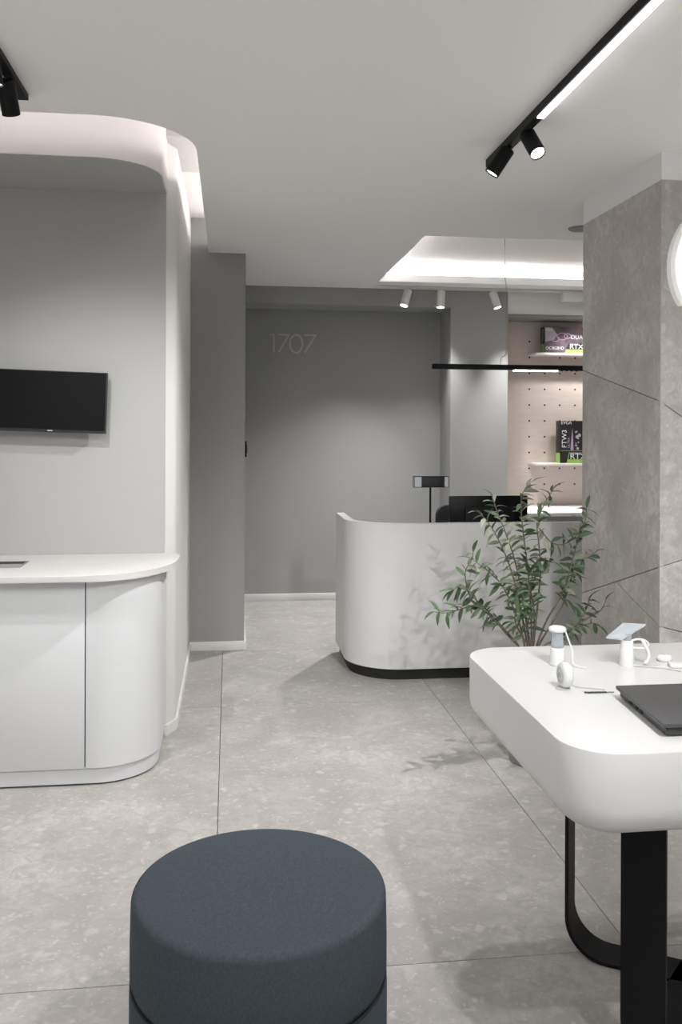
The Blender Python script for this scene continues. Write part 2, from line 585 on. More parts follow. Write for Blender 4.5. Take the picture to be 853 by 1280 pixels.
# ------------------------------------------------------------------ stone pillar
PX, PY0, PY1, PXR, PT = 1.835, 3.605, 4.452, 2.53, 2.58
pil = struct(box('wall_pillar', (PX + 0.02, PY0 + 0.02, 0), (PXR, PY1, PT), 'joint'))
zl = lambda u, v: at_x(u, v, PX).z
zf = lambda u, v: at_y(u, v, PY0).z
a1, a2 = zl(728, 463), zl(823.5, 502)
b1, b2 = zl(729, 742), zl(822.5, 708)
jp = at_x(770, 727.3, PX)
c2 = zl(822.5, 782)
left = [[(PY1, PT), (PY0, PT), (PY0, a2), (PY1, a1)],
        [(PY1, a1), (PY0, a2), (PY0, b2), (PY1, b1)],
        [(jp.y, jp.z), (PY0, b2), (PY0, c2)],
        [(PY1, b1), (jp.y, jp.z), (PY0, c2), (PY0, 0), (PY1, 0)]]
def front_z(u, v, z0):
    p = at_y(u, v, PY0)
    return z0 + (p.z - z0) / (p.x - PX) * (PXR - PX)
e1, e2, e3 = front_z(853, 521, a2), front_z(853, 700, b2), front_z(853, 790, c2)
frontp = [[(PX, PT), (PXR, PT), (PXR, e1), (PX, a2)],
          [(PX, a2), (PXR, e1), (PXR, e2), (PX, b2)],
          [(PX, b2), (PXR, e2), (PXR, e3), (PX, c2)],
          [(PX, c2), (PXR, e3), (PXR, 0), (PX, 0)]]
def panel(poly, to3, parent):
    bm = bmesh.new()
    p = inset_poly(poly, 0.0018)
    A = [bm.verts.new(to3(a, b, 0)) for a, b in p]
    B = [bm.verts.new(to3(a, b, 0.02)) for a, b in p]
    bm.faces.new(A)
    bm.faces.new(B)
    for i in range(len(p)):
        j = (i + 1) % len(p)
        bm.faces.new((A[i], A[j], B[j], B[i]))
    return link('stone_panel', tomesh(bm, 'stone_panel'), 'pillar', parent)
for p in left:
    panel(p, lambda y, z, t: (PX + t, y, z), pil)
for p in frontp:
    panel(p, lambda x, z, t: (x, PY0 + t, z), pil)
struct(box('wall_pillar_head', (PX + 0.003, PY0 + 0.003, PT), (PXR, PY1, CEIL), 'ceil'))

# round lit sign on the pillar
sc_ = at_y(925, 335, PY0 - 0.03)
sr = sc_.x - at_y(838, 335, PY0 - 0.03).x
sb = sc_.z - at_y(849, 382, PY0 - 0.03).z
def trunc(r, bottom):
    a = math.degrees(math.asin(bottom / r))
    return arc(0, 0, r, -a, 180 + a, 40)
sign = empty('wall_sign', (sc_.x, PY0, sc_.z), 'round white backlit sign with a flat bottom on the stone pillar', 'sign')
sign.rotation_euler = (math.pi / 2, 0, 0)
prism('rim', trunc(sr, sb), 0.0, 0.035, 'signrim', sign, bev=0.004)
prism('light_panel', trunc(sr - 0.024, sb - 0.02), 0.035, 0.041, 'sign', sign, bev=0.002)

# ------------------------------------------------------------------ left counter: cabinet and worktop
cab = empty('cabinet', (-1.2, 4.1, 0), 'pale grey base cabinet with a rounded end below the wall screen', 'cabinet')
def cp(pts):   # world plan -> cabinet local
    return [(x + 1.2, y - 4.1) for x, y in pts]
CFY, CRX, CBY = 3.83, -0.30, NY - 0.004
cr = 0.34
CTOP = 0.868
seamx = at_y(106.5, 850, CFY).x
# curved end piece with its own outline, then the door fronts to its left
end_pts = [(seamx + 0.0025, CFY)] + arc(CRX - 0.26, CFY + 0.26, 0.26, -90, 0, 18) + [(CRX, CBY), (seamx + 0.0025, CBY)]
prism('end_panel', cp(end_pts), 0.075, CTOP, 'cabinet', cab, bev=0.002)
bx = [(XL + 0.02, CFY + 0.022), (seamx - 0.0, CFY + 0.022), (seamx, CBY), (XL + 0.02, CBY)]
prism('body', cp(bx), 0.075, CTOP, 'joint', cab)
x1 = seamx - 0.0025
for k in range(5):
    x0 = x1 - 0.62
    box('door', (max(x0, XL + 0.02) + 1.2, CFY - 4.1, 0.075), (x1 + 1.2, CFY + 0.02 - 4.1, CTOP - 0.006), 'cabinet', cab, bev=0.0015)
    x1 = x0 - 0.005
    if x1 < XL + 0.1:
        break
pl = 0.012
pl_pts = [(XL + 0.02, CFY + pl)] + arc(CRX - 0.26, CFY + 0.26, 0.26 - pl, -90, 0, 18) + [(CRX - pl, CBY), (XL + 0.02, CBY)]
prism('plinth', cp(pl_pts), 0.008, 0.075, 'cabinet', cab)
pl2 = 0.03
pl_pts = [(XL + 0.02, CFY + pl2)] + arc(CRX - 0.26, CFY + 0.26, 0.26 - pl2, -90, 0, 18) + [(CRX - pl2, CBY), (XL + 0.02, CBY)]
prism('foot_shadow', cp(pl_pts), 0.0, 0.008, 'joint', cab)  # dark layer standing in for the shadow line under the plinth
WFY, WRX = 3.762, -0.232
wt_pts = [(XL + 0.01, WFY)]
# elliptical corner of the worktop
ell = [(WRX - 0.36 + 0.36 * math.sin(t * math.pi / 2 / 18), WFY + 0.46 - 0.46 * math.cos(t * math.pi / 2 / 18)) for t in range(19)]
wt_pts += ell + [(WRX, 4.30)] + arc(WRX - 0.07, 4.34, 0.07, 0, 60, 4) + [(-0.30, NY - 0.004), (XL + 0.01, NY - 0.004)]
wt = prism('worktop', wt_pts, CTOP, 0.895, 'worktop', None, bev=0.003)
tag(wt, 'white worktop with a rounded right end on the grey cabinet', 'worktop')
# grommet
ga, gb = at_z(36.5, 702, 0.895), at_z(28, 709.5, 0.895)
gy0, gy1 = gb.y, ga.y
gr = empty('cable_grommet', (ga.x - 0.15, (gy0 + gy1) / 2, 0.895), 'dark rectangular cable outlet set into the white worktop', 'cable outlet')
gw = (gy1 - gy0) / 2
bm = bmesh.new()
add_box(bm, (-0.15, -gw, 0), (0.15, -gw + 0.008, 0.003))
add_box(bm, (-0.15, gw - 0.008, 0), (0.15, gw, 0.003))
add_box(bm, (-0.15, -gw + 0.008, 0), (-0.142, gw - 0.008, 0.003))
add_box(bm, (0.142, -gw + 0.008, 0), (0.15, gw - 0.008, 0.003))
link('rim', tomesh(bm, 'rim'), 'pot', gr)
box('lid', (-0.142, -gw + 0.008, 0), (0.142, 0.01, 0.002), 'counter_grey', gr)
box('slot', (-0.142, 0.01, 0), (0.142, gw - 0.008, 0.0012), 'blackmat', gr)

# ------------------------------------------------------------------ wall screen
ty = 4.335
p_tr, p_br = at_y(132, 466, ty), at_y(131.5, 542.5, ty)
tvh = p_tr.z - p_br.z
tvw = 0.92
tv = empty('wall_screen', (p_br.x, NY, p_br.z), 'black flat screen mounted on the pale wall above the counter', 'screen')
tv.rotation_euler = (0, 0.030, 0)
box('casing', (-tvw, -0.081, 0.0), (0, -0.047, tvh), 'bezel', tv, bev=0.002)
box('display', (-tvw + 0.004, -0.085, 0.016), (-0.004, -0.081, tvh - 0.004), 'screen', tv)
box('rear_housing', (-tvw + 0.15, -0.049, 0.06), (-0.15, -0.012, tvh - 0.06), 'bezel', tv, bev=0.003)
box('wall_bracket', (-tvw / 2 - 0.12, -0.014, 0.10), (-tvw / 2 + 0.12, -0.003, tvh - 0.10), 'black', tv)
lg = at_y(62, 537, ty).x - p_br.x
box('logo', (lg - 0.012, -0.0822, 0.006), (lg + 0.012, -0.0808, 0.010), 'plastic2', tv)

# ------------------------------------------------------------------ track lights with cylindrical spots
def ortho(axis):
    z = -Vector(axis).normalized()
    return z.to_track_quat('Z', 'Y')

def spotlight(parent, pos, axis, m, rad=0.027, length=0.125, power=None, cone=58, neck=0.035, blend=0.45, top=None, energy_col=(1, 0.988, 0.975)):
    """pos: pivot (head top centre) in parent's space; axis: aim"""
    ax = Vector(axis).normalized()
    bm = bmesh.new()
    add_lathe(bm, [(0, 0), (rad * 0.86, 0), (rad, -0.004), (rad, -length), (rad - 0.003, -length), (rad - 0.004, -length + 0.012), (0, -length + 0.012)], 28)
    h = link('spotlight', tomesh(bm, 'spotlight'), m, parent, Vector(pos))
    h.rotation_mode = 'QUATERNION'
    h.rotation_quaternion = ortho(ax)
    lathe('lens', [(0, -length + 0.006), (rad - 0.004, -length + 0.006), (rad - 0.004, -length + 0.012), (0, -length + 0.012)], 'lens', h, 24)
    # short neck from the rail to the head
    bm = bmesh.new()
    pv = Vector(pos) + ax * 0.035
    tp = Vector((0 if top is None else top[0], pos[1] if top is None else top[1], -0.03 if top is None else top[2]))
    add_tube(bm, [tp, Vector((pv.x, pv.y, pv.z)) * 0.35 + tp * 0.65, pv - ax * 0.03], 0.008, 10)
    link('neck', tomesh(bm, 'neck', 50), m, parent)
    if power:
        ld = bpy.data.lights.new('spot_beam', 'SPOT')
        ld.energy = power
        ld.spot_size = math.radians(cone)
        ld.spot_blend = blend
        ld.shadow_soft_size = 0.028
        ld.color = energy_col
        lo = bpy.data.objects.new('spot_beam', ld)
        COL.objects.link(lo)
        lo.parent = h
        lo.location = (0, 0, -length - 0.012)
    return h

def rail(parent, y0, y1, m, w=0.036, h=0.022):
    return box('rail', (-w / 2, y0, -h), (w / 2, y1, 0), m, parent, bev=0.002)

# right track: two spots near its end, then a lit linear module towards the camera
RTX = 1.142
t1 = empty('track_light', (RTX, 3.825, CEIL), 'black ceiling track with a long lit bar and two spots before the pillar', 'track light')
rail(t1, -4.6, 0, 'black', 0.036, 0.034)
box('light_bar', (-0.010, -2.35, -0.038), (0.016, -0.64, -0.0325), 'led', t1)
spotlight(t1, (-0.012, -0.30, -0.045), (-0.53, 0.16, -0.84), 'black', rad=0.031, length=0.12, power=SPOT_W * 1.7, cone=105, blend=1)
spotlight(t1, (0.010, -0.47, -0.040), (0.17, -0.55, -0.78), 'black', rad=0.031, length=0.12, power=SPOT_W * 0.28, cone=112, blend=1)
for yy, axv, pw in ((-2.75, (-0.5, 1.0, -1), 0.75), (-3.2, (-0.1, 0.85, -1), 0.55)):
    spotlight(t1, (0, yy, -0.065), axv, 'black', power=SPOT_W * pw, cone=85, blend=0.8)
spotlight(t1, (0, -3.9, -0.065), (0.06, 1, -0.40), 'black', power=SPOT_W * 1.9, cone=40, blend=1)  # unseen spot added to brighten the desk front and the back of the room

# left track
LTX = -0.737
t2 = empty('track_light', (LTX, 3.305, CEIL), 'black ceiling track with two spots facing the wall screen', 'track light')
rail(t2, -4.0, 0, 'black')
spotlight(t2, (-0.006, -0.24, -0.040), (0.04, 0.56, -0.78), 'black', power=SPOT_W * 0.6, cone=84, blend=1, length=0.115, rad=0.030)
spotlight(t2, (-0.020, -0.37, -0.035), (0.10, 0.10, -0.75), 'black', power=SPOT_W * 0.33, cone=95, blend=1, length=0.075, rad=0.030)
for yy, axv in ((-1.6, (0.5, 1.2, -1)), (-2.6, (0.3, 0.9, -1)), (-3.4, (0.5, 1.2, -1))):
    spotlight(t2, (0, yy, -0.065), axv, 'black', power=SPOT_W * 0.30, cone=85, blend=0.8)

# white track at the back
pa, pb = at_z(470, 356.5, CEIL), at_z(727, 362, CEIL)
t3 = empty('track_light', (pa.x, 7.27, CEIL), 'white ceiling track with white spots in front of the grey pier', 'track light', rz=-math.pi / 2)
rail(t3, 0, 2.3, 'lampwhite', 0.034, 0.02)
box('shadow_gap', (-0.0175, 0.002, -0.004), (-0.0165, 2.29, 0.0), 'blackmat', t3)
def t3y(u):
    return at_y(u, 370, 7.27).x - pa.x
for u, axv, pw in ((510.5, (0.20, -0.30, -1), 1.9), (552, (0.14, -0.08, -1), 1.1), (616, (0.22, 0.26, -1), 2.0)):
    spotlight(t3, (0.0, t3y(u), -0.032), axv, 'lampwhite', rad=0.034, length=0.145, power=SPOT_W * pw, cone=(84 if u > 600 else 96), blend=1,
              top=(0, t3y(u), -0.015))
for u in (745, 800):
    spotlight(t3, (0.0, t3y(u), -0.032), (-0.35, -0.1, -1), 'lampwhite', rad=0.034, length=0.145, power=SPOT_W * 0.28, cone=90, blend=0.8,
              top=(0, t3y(u), -0.015))
fill_track_right = empty('track_light', (3.1, 3.2, CEIL), 'added unseen ceiling track with fill spots to the right of the stone pillar', 'track light')  # added out of view; its light bouncing off the floor brightens the ceiling
rail(fill_track_right, -5.0, 0, 'black')
for k in range(5):
    spotlight(fill_track_right, (0, -0.8 - k * 1.0, -0.065), (0.05, 0.05, -1), 'black', power=SPOT_W * 2.2, cone=90, blend=0.8)
fill_track_left = empty('track_light', (-2.4, 3.2, CEIL), 'added unseen ceiling track with fill spots over the left part of the shop', 'track light')  # second unseen track, added for more bounce light on the ceiling
rail(fill_track_left, -5.0, 0, 'black')
for k in range(4):
    spotlight(fill_track_left, (0, -1.3 - k * 1.1, -0.065), (-0.05, -0.05, -1), 'black', power=SPOT_W * 2.2, cone=100, blend=0.8)
box('driver_box', (-0.03, t3y(703), -0.095), (0.03, t3y(727), -0.02), 'lampwhite', t3, bev=0.003)

# ceiling disc beside the pillar
dc = at_z(726, 285, CEIL)
cd = empty('ceiling_speaker', (dc.x, dc.y, CEIL), 'flat round grey disc on the ceiling at the pillar head', 'ceiling disc')
lathe('cover', [(0, -0.012), (0.062, -0.012), (0.070, -0.006), (0.072, 0), (0, 0)], 'counter_grey', cd, 40)

# ------------------------------------------------------------------ pendant bar
PLY = 5.75
q0, q1 = at_y(541, 458, PLY), at_y(728, 461.5, PLY)
plen = 1.75
pend = empty('pendant_lamp', (q0.x, PLY, q0.z), 'thin black linear pendant lamp hanging over the reception desk', 'pendant lamp')
box('bar', (0, -0.018, -0.017), (plen, 0.018, 0.017), 'black', pend, bev=0.002)
l0, l1 = at_y(642, 464, PLY).x - q0.x, at_y(697, 464, PLY).x - q0.x
box('diffuser', (l0, -0.0185, -0.024), (l1, 0.015, -0.0165), 'led', pend, bev=0.003)
for k in range(4):
    xx = at_y(703 + 6 * k, 464, PLY).x - q0.x
    lathe('downlight', [(0, -0.022), (0.007, -0.022), (0.008, -0.016), (0, -0.016)], 'black', pend, 12, (xx, 0, 0))
hk = at_y(626, 455, PLY)
pts = [(hk.x, PLY, hk.z + 0.0), at_y(627, 447, PLY), at_y(632.5, 443, PLY), at_y(633.5, 425, PLY), at_y(633.5, 365, PLY),
       at_y(631.5, 345, PLY), at_y(632, 320, PLY)]
top = at_y(630.5, 300, PLY)
pts.append((top.x, PLY, 2.86))
tube('cable', [Vector(p) - Vector((q0.x, PLY, q0.z)) for p in smooth_path(pts, 5)], 0.0022, 'counter_grey', pend, 6)
tube('cable', [(plen - 0.2, 0, 0.016), (plen - 0.2, 0, 2.86 - q0.z)], 0.0022, 'counter_grey', pend, 6)

# ------------------------------------------------------------------ wall number 1707
num = empty('wall_number', at_y(338, 443, YB), 'thin pale metal number 1707 on the grey back wall', 'sign')
nb = num.location.copy()
def npt(zx, zy):   # zoom coordinates of the digits -> local plane
    p = at_y(320 + zx / 8.53, 400 + zy / 8.53, YB)
    return (p.x - nb.x, p.z - nb.z)
def stroke(bm, a, b, w):
    a, b = Vector(a), Vector(b)
    d = (b - a).normalized()
    n = Vector((-d.y, d.x)) * w / 2
    add_prism(bm, [tuple(a + n), tuple(a - n), tuple(b - n), tuple(b + n)], 0, 0.010)
def digit(paths, ring=None):
    bm = bmesh.new()
    for p in paths:
        for a, b in zip(p, p[1:]):
            stroke(bm, npt(*a), npt(*b), 0.013)
    if ring:
        (cx_, cy_), (ex, ey) = npt(*ring[0]), npt(*ring[1])
        rx, ry = abs(ex - cx_), abs(ey - cy_)
        n = 36
        for i in range(n):
            A, B = 2 * math.pi * i / n, 2 * math.pi * (i + 1) / n
            stroke(bm, (cx_ + rx * math.cos(A), cy_ + ry * math.sin(A)), (cx_ + rx * math.cos(B), cy_ + ry * math.sin(B)), 0.013)
    return link('digit', tomesh(bm, 'digit'), 'number', num, None, (math.pi / 2, 0, 0))
digit([[(150, 157), (196, 155)], [(191, 150), (191, 345)]])
digit([[(235, 155), (356, 160)], [(352, 157), (243, 345)]])
digit([], ring=[(429, 254), (495, 350)])
digit([[(515, 162), (645, 163)], [(641, 160), (519, 350)]])

# black latch on the hall wall flank
ltz0, ltz1 = at_x(306, 571, HX).z, at_x(306, 552, HX).z
la = empty('wall_switch', (HX, 6.25, (ltz0 + ltz1) / 2), 'small black switch on the side of the grey hall wall', 'switch')
box('plate', (0, -0.045, -0.055), (0.014, 0.045, 0.055), 'black', la, bev=0.002)
box('rocker', (0.014, -0.025, -0.03), (0.018, 0.025, 0.03), 'blackmat', la, bev=0.001)

# ------------------------------------------------------------------ reception desk
DX0, DY0, DR, DT, DH = 0.722, 5.225, 0.33, 0.055, 0.94
DXE, DYE = 3.3, 5.98
def deskpath(off):
    return [(DX0 + off, DYE)] + arc(DX0 + DR, DY0 + DR, DR - off, 180, 270, 22) + [(DXE, DY0 + off)]
desk = empty('reception_desk', (1.8, 5.6, 0), 'white curved reception desk on a black plinth', 'desk')
dl = lambda pts: [(x - 1.8, y - 5.6) for x, y in pts]
prism('front_wall', dl(deskpath(0) + deskpath(DT)[::-1]), 0.068, DH, 'desk', desk, bev=0.003)
prism('plinth', dl(deskpath(0.028) + deskpath(0.09)[::-1]), 0.0, 0.068, 'dark', desk)
prism('desk_top', dl(deskpath(DT)[0:1] + deskpath(DT)[1:] + [(DXE, DYE - 0.05), (DX0 + DT, DYE - 0.05)]), 0.715, 0.745, 'solid', desk)
box('end_support', (1.42, -0.3, 0), (1.45, 0.33, 0.715), 'desk', desk)
DTZ = 0.745

# desk monitor seen from behind
my = 5.62
m0, m1 = at_y(562, 620, my), at_y(660, 622, my)
mw = m1.x - m0.x
mon = empty('monitor', ((m0.x + m1.x) / 2, my, DTZ), 'black computer monitor standing behind the desk front', 'monitor')
mh = m0.z - DTZ
box('display', (-mw / 2, 0.0, mh - 0.30), (mw / 2, 0.018, mh), 'screen', mon, bev=0.003)
box('rear_housing', (-mw / 2 + 0.10, -0.02, mh - 0.26), (mw / 2 - 0.10, 0.001, mh - 0.07), 'black', mon, bev=0.006)
box('stand', (-0.03, -0.03, 0.008), (0.03, -0.012, mh - 0.12), 'black', mon, bev=0.002)
box('foot', (-0.12, -0.10, 0.0), (0.12, 0.10, 0.010), 'black', mon, bev=0.003)

# thin-poled desk lamp with a framed head
ly = 5.50
lp = at_y(538.3, 600, ly)
lamp = empty('desk_lamp', (lp.x, ly, DTZ), 'black desk lamp with a box head in a clear frame on a thin pole', 'lamp')
px = lambda u: at_y(u, 602, ly).x - lp.x
pz = lambda v: at_y(538, v, ly).z - DTZ
lathe('base', [(0, 0), (0.06, 0), (0.06, 0.010), (0.012, 0.014), (0, 0.014)], 'black', lamp, 32)
tube('pole', [(0, 0, 0.012), (0, 0, pz(608))], 0.0062, 'black', lamp, 10)
hz0, hz1 = pz(608.8), pz(595.6)
box('head', (px(527), -0.018, hz0), (px(555), 0.018, hz1), 'blackmat', lamp, bev=0.002)
bm = bmesh.new()
fx0, fx1 = px(517.5), px(560)
for y_ in (-0.02, 0.02):
    loop = [(fx0, y_, hz0), (fx1, y_, hz0), (fx1, y_, hz1), (fx0, y_, hz1), (fx0, y_, hz0)]
    for a, b in zip(loop, loop[1:]):
        add_tube(bm, [a, b], 0.0017, 6)
for x_ in (fx0, fx1):
    for z_ in (hz0, hz1):
        add_tube(bm, [(x_, -0.02, z_), (x_, 0.02, z_)], 0.0017, 6)
link('wire_frame', tomesh(bm, 'wire_frame'), 'black', lamp)
box('clear_shade', (fx0 + 0.002, -0.018, hz0 + 0.002), (px(526.5), 0.018, hz1 - 0.002), 'clear', lamp)
box('clear_shade', (px(555.5), -0.018, hz0 + 0.002), (fx1 - 0.002, 0.018, hz1 - 0.002), 'clear', lamp)

# office chair behind the desk
chy = 6.22
cx0 = at_y(545.5, 640, chy).x
ch = empty('office_chair', (cx0 + 0.22, chy, 0), 'charcoal office chair with a rounded back behind the monitor', 'chair')
ctz = at_y(552, 631.5, chy).z
bm = bmesh.new()
pts = rrect(-0.22, 0.22, 0.50, ctz, 0.075, 8)
A = []
for yy, ins in ((-0.035, 0.02), (-0.025, 0.0), (0.025, 0.0), (0.035, 0.02)):
    A.append([(x * (1 - ins / 0.22), yy, (z - 0.7) * (1 - ins / 0.22) + 0.7) for x, z in pts])
add_rings(bm, A)
link('backrest', tomesh(bm, 'backrest', 50), 'chair', ch, (0, 0.0, 0))
bm = bmesh.new()
add_prism(bm, rrect(-0.24, 0.24, -0.0, 0.46, 0.08), 0.43, 0.50)
link('seat', tomesh(bm, 'seat'), 'chair', ch)
tube('gas_lift', [(0, 0.22, 0.08), (0, 0.22, 0.43)], 0.025, 'black', ch, 14)
tube('back_bracket', [(0, 0.22, 0.42), (0, -0.02, 0.43), (0, -0.035, 0.6)], 0.015, 'black', ch, 8)
for k in range(5):
    a = 2 * math.pi * k / 5 + 0.3
    lg_ = tube('leg', [(0, 0.22, 0.09), (0.28 * math.cos(a), 0.22 + 0.28 * math.sin(a), 0.06)], [0.022, 0.014], 'black', ch, 8)
    lathe('caster', [(0, 0), (0.02, 0), (0.026, 0.012), (0.026, 0.04), (0.012, 0.055), (0, 0.055)], 'blackmat', lg_, 12,
          (0.28 * math.cos(a), 0.22 + 0.28 * math.sin(a), 0))

# ------------------------------------------------------------------ display wall: back counter, pegboard, shelves, cartons
bcz = at_y(700, 632, 7.7).z
bc = empty('back_counter', (3.6, 7.5, 0), 'grey back counter with a white top under the pegboard', 'counter')
bcf = at_z(700, 641, bcz).y
box('body', (pier2 + 0.01 - 3.6, bcf + 0.02 - 7.5, 0), (XR - 3.61, YB - 7.5 - 0.02, bcz - 0.03), 'counter_grey', bc)
box('top', (pier2 + 0.01 - 3.6, bcf - 7.5, bcz - 0.03), (XR - 3.61, YB - 7.5 - 0.02, bcz), 'solid', bc, bev=0.002)
PBY = 7.765
pb_ = empty('pegboard', (pier2, PBY, bcz), 'pale pinkish perforated display board beside the grey pier', 'pegboard')
box('board', (0.004, 0, 0.0), (2.5, 0.02, dz - 0.028 - bcz), 'peg', pb_)
hx0 = at_y(662, 500, PBY).x - pier2
hstep = (at_y(719, 500, PBY).x - at_y(662, 500, PBY).x) / 3
hz0_ = at_y(662, 427, PBY).z - bcz
bm = bmesh.new()
for i in range(17):
    for j in range(11):
        z = hz0_ - j * hstep
        if z < 0.05:
            continue
        add_lathe(bm, [(0, -0.0008), (0.0085, -0.0008), (0.0085, 0.0004), (0, 0.0004)], 10, (0, 0, 0))
        # turn the newest ring to face the room
        vs = list(bm.verts)[-22:]
        for v in vs:
            x, y, zz = v.co
            v.co = Vector((hx0 + i * hstep + x, zz, z + y))
hl = link('peg_holes', tomesh(bm, 'peg_holes'), 'hole', pb_)
hl['kind'] = 'stuff'
def shelf(vt, ul, label):
    f = at_y(669.5, vt, 7.585)
    o = empty('display_shelf', (at_y(ul, vt, PBY).x, PBY, f.z), label, 'shelf', 'pegboard shelves')
    prism('board', [(0, 0), (0, -0.165), (0.015, -0.18), (2.2, -0.18), (2.2, 0)], -0.022, 0, 'shelf', o, bev=0.002)
    for k in range(3):
        box('bracket', (0.14 + k * 0.9, -0.12, -0.04), (0.155 + k * 0.9, 0, -0.022), 'shelf', o)
    return f.z
s1z = shelf(440.5, 660, 'pale shelf on the pegboard carrying the purple carton')
s2z = shelf(579.0, 660, 'pale shelf on the pegboard carrying the black upright carton')

def txt(parent, body, size, x, y, z, m, rot=(math.pi / 2, 0, 0), sx=1.0, sy=1.0):
    o = link('lettering', text_mesh(body, size, 0.0006), m, parent, (x, y, z), rot)
    o.scale = (sx, sy, 1)
    return o
def carton(u_l, u_t, v_t, v_b, z0, width, label, kind):
    Y0 = 7.61
    p = at_y(u_l, v_t, Y0)
    h = p.z - z0
    o = empty('carton', (p.x, Y0, z0), label, 'box', 'cartons on the display shelves')
    box('box', (0, 0, 0), (width, 0.10, h), 'boxblack', o, bev=0.0015)
    e = -0.0009
    def flat(name, poly, m, t=0.0008):
        bm = bmesh.new()
        add_prism(bm, poly, 0, t)
        return link(name, tomesh(bm, name), m, o, (0, 0, 0), (math.pi / 2, 0, 0))
    box('green_edge', (-0.0012, 0.002, 0), (0.0002, 0.098, h * (0.36 if kind == 1 else 0.24)), 'boxgreen', o)
    if kind == 1:
        flat('artwork', [(0.002, 0.002), (width - 0.002, 0.002), (width - 0.002, h - 0.002), (0.002, h - 0.002)], 'boxart')
        flat('artwork', [(0.005, h - 0.005), (0.07, h - 0.005), (0.12, h * 0.70), (0.09, h * 0.52), (0.01, h * 0.42)], 'printdim', 0.0010)
        bm = bmesh.new()
        for cx_, cz_, r_ in ((0.10, h * 0.55, 0.030), (0.165, h * 0.64, 0.038), (0.215, h * 0.66, 0.026)):
            for k in range(18):
                a, b = 2 * math.pi * k / 18, 2 * math.pi * (k + 1) / 18
                stroke(bm, (cx_ + r_ * 1.25 * math.cos(a), cz_ + r_ * 0.8 * math.sin(a)),
                       (cx_ + r_ * 1.25 * math.cos(b), cz_ + r_ * 0.8 * math.sin(b)), 0.008)
        for v in bm.verts:
            v.co.z *= 0.14
        link('artwork', tomesh(bm, 'artwork'), 'artpink', o, (0, 0, 0), (math.pi / 2, 0, 0))
        flat('panel', [(0.195, 0.03), (width - 0.002, 0.03), (width - 0.002, h * 0.38), (0.225, h * 0.38)], 'boxblack', 0.0012)
        flat('green_band', [(0.19, 0.002), (width - 0.002, 0.002), (width - 0.002, 0.034), (0.20, 0.034)], 'boxgreen', 0.0014)
        txt(o, 'ASUS', 0.026, 0.012, -0.0012, h - 0.035, 'print_')
        txt(o, 'DUAL', 0.052, 0.245, -0.0012, h * 0.55, 'print_')
        txt(o, 'GEFORCE', 0.018, 0.235, -0.0016, h * 0.315, 'print_')
        txt(o, 'RTX', 0.058, 0.232, -0.0016, h * 0.17, 'print_', sx=1.15)
        for k, w_ in enumerate(('OC', '8GB', 'HD')):
            txt(o, w_, 0.036, 0.012 + k * 0.058, -0.0012, 0.032, 'print_')
        for k in range(3):
            flat('badge', [(0.010 + k * 0.058, 0.024), (0.060 + k * 0.058, 0.024), (0.060 + k * 0.058, 0.028), (0.010 + k * 0.058, 0.028)], 'print_')
        txt(o, 'DUAL', 0.045, -0.0014, 0.055, h * 0.92, 'printdim', (math.pi / 2, math.pi / 2, -math.pi / 2))
    else:
        flat('panel', [(0.004, 0.004), (width - 0.004, 0.004), (width - 0.004, h - 0.004), (0.004, h - 0.004)], 'boxblack')
        flat('divider', [(0.004, h * 0.29), (width - 0.004, h * 0.29), (width - 0.004, h * 0.297), (0.004, h * 0.297)], 'printdim', 0.0010)
        flat('green_band', [(0.06, 0.003), (width - 0.004, 0.003), (width - 0.004, h * 0.09), (0.075, h * 0.09)], 'boxgreen', 0.0012)
        flat('green_band', [(0.062, 0.003), (0.068, 0.003), (0.092, h * 0.26), (0.086, h * 0.26)], 'boxgreen', 0.0012)
        txt(o, 'EVGA', 0.040, 0.008, -0.0014, h * 0.92, 'print_')
        txt(o, 'GEFORCE', 0.024, 0.095, -0.0014, h * 0.205, 'print_')
        txt(o, 'RTX', 0.072, 0.092, -0.0014, h * 0.095, 'print_', sx=1.1)
        txt(o, 'FTW3', 0.062, 0.060, -0.0014, h * 0.36, 'print_', (math.pi / 2, -math.pi / 2, 0))
        txt(o, 'ULTRA', 0.030, 0.090, -0.0014, h * 0.36, 'printdim', (math.pi / 2, -math.pi / 2, 0))
        flat('artwork', [(0.098, h * 0.31), (0.126, h * 0.31), (0.120, h * 0.60), (0.114, h * 0.84), (0.106, h * 0.60)], 'artpink', 0.0010)
        for k in range(9):
            cx_, cz_ = 0.145 + 0.06 * random.random(), h * (0.34 + 0.05 * k + 0.05 * random.random())
            r_ = 0.006 + 0.010 * random.random()
            flat('artwork', [(cx_ + r_ * math.cos(a * math.pi / 4), cz_ + r_ * math.sin(a * math.pi / 4)) for a in range(8)], 'printdim', 0.0010)
    return o
carton(681, 728, 408.5, 440, s1z, 0.40, 'purple and black graphics card carton lying along the shelf', 1)
carton(700.5, 728, 526, 580, s2z, 0.26, 'tall black graphics card carton with green edges standing upright', 2)

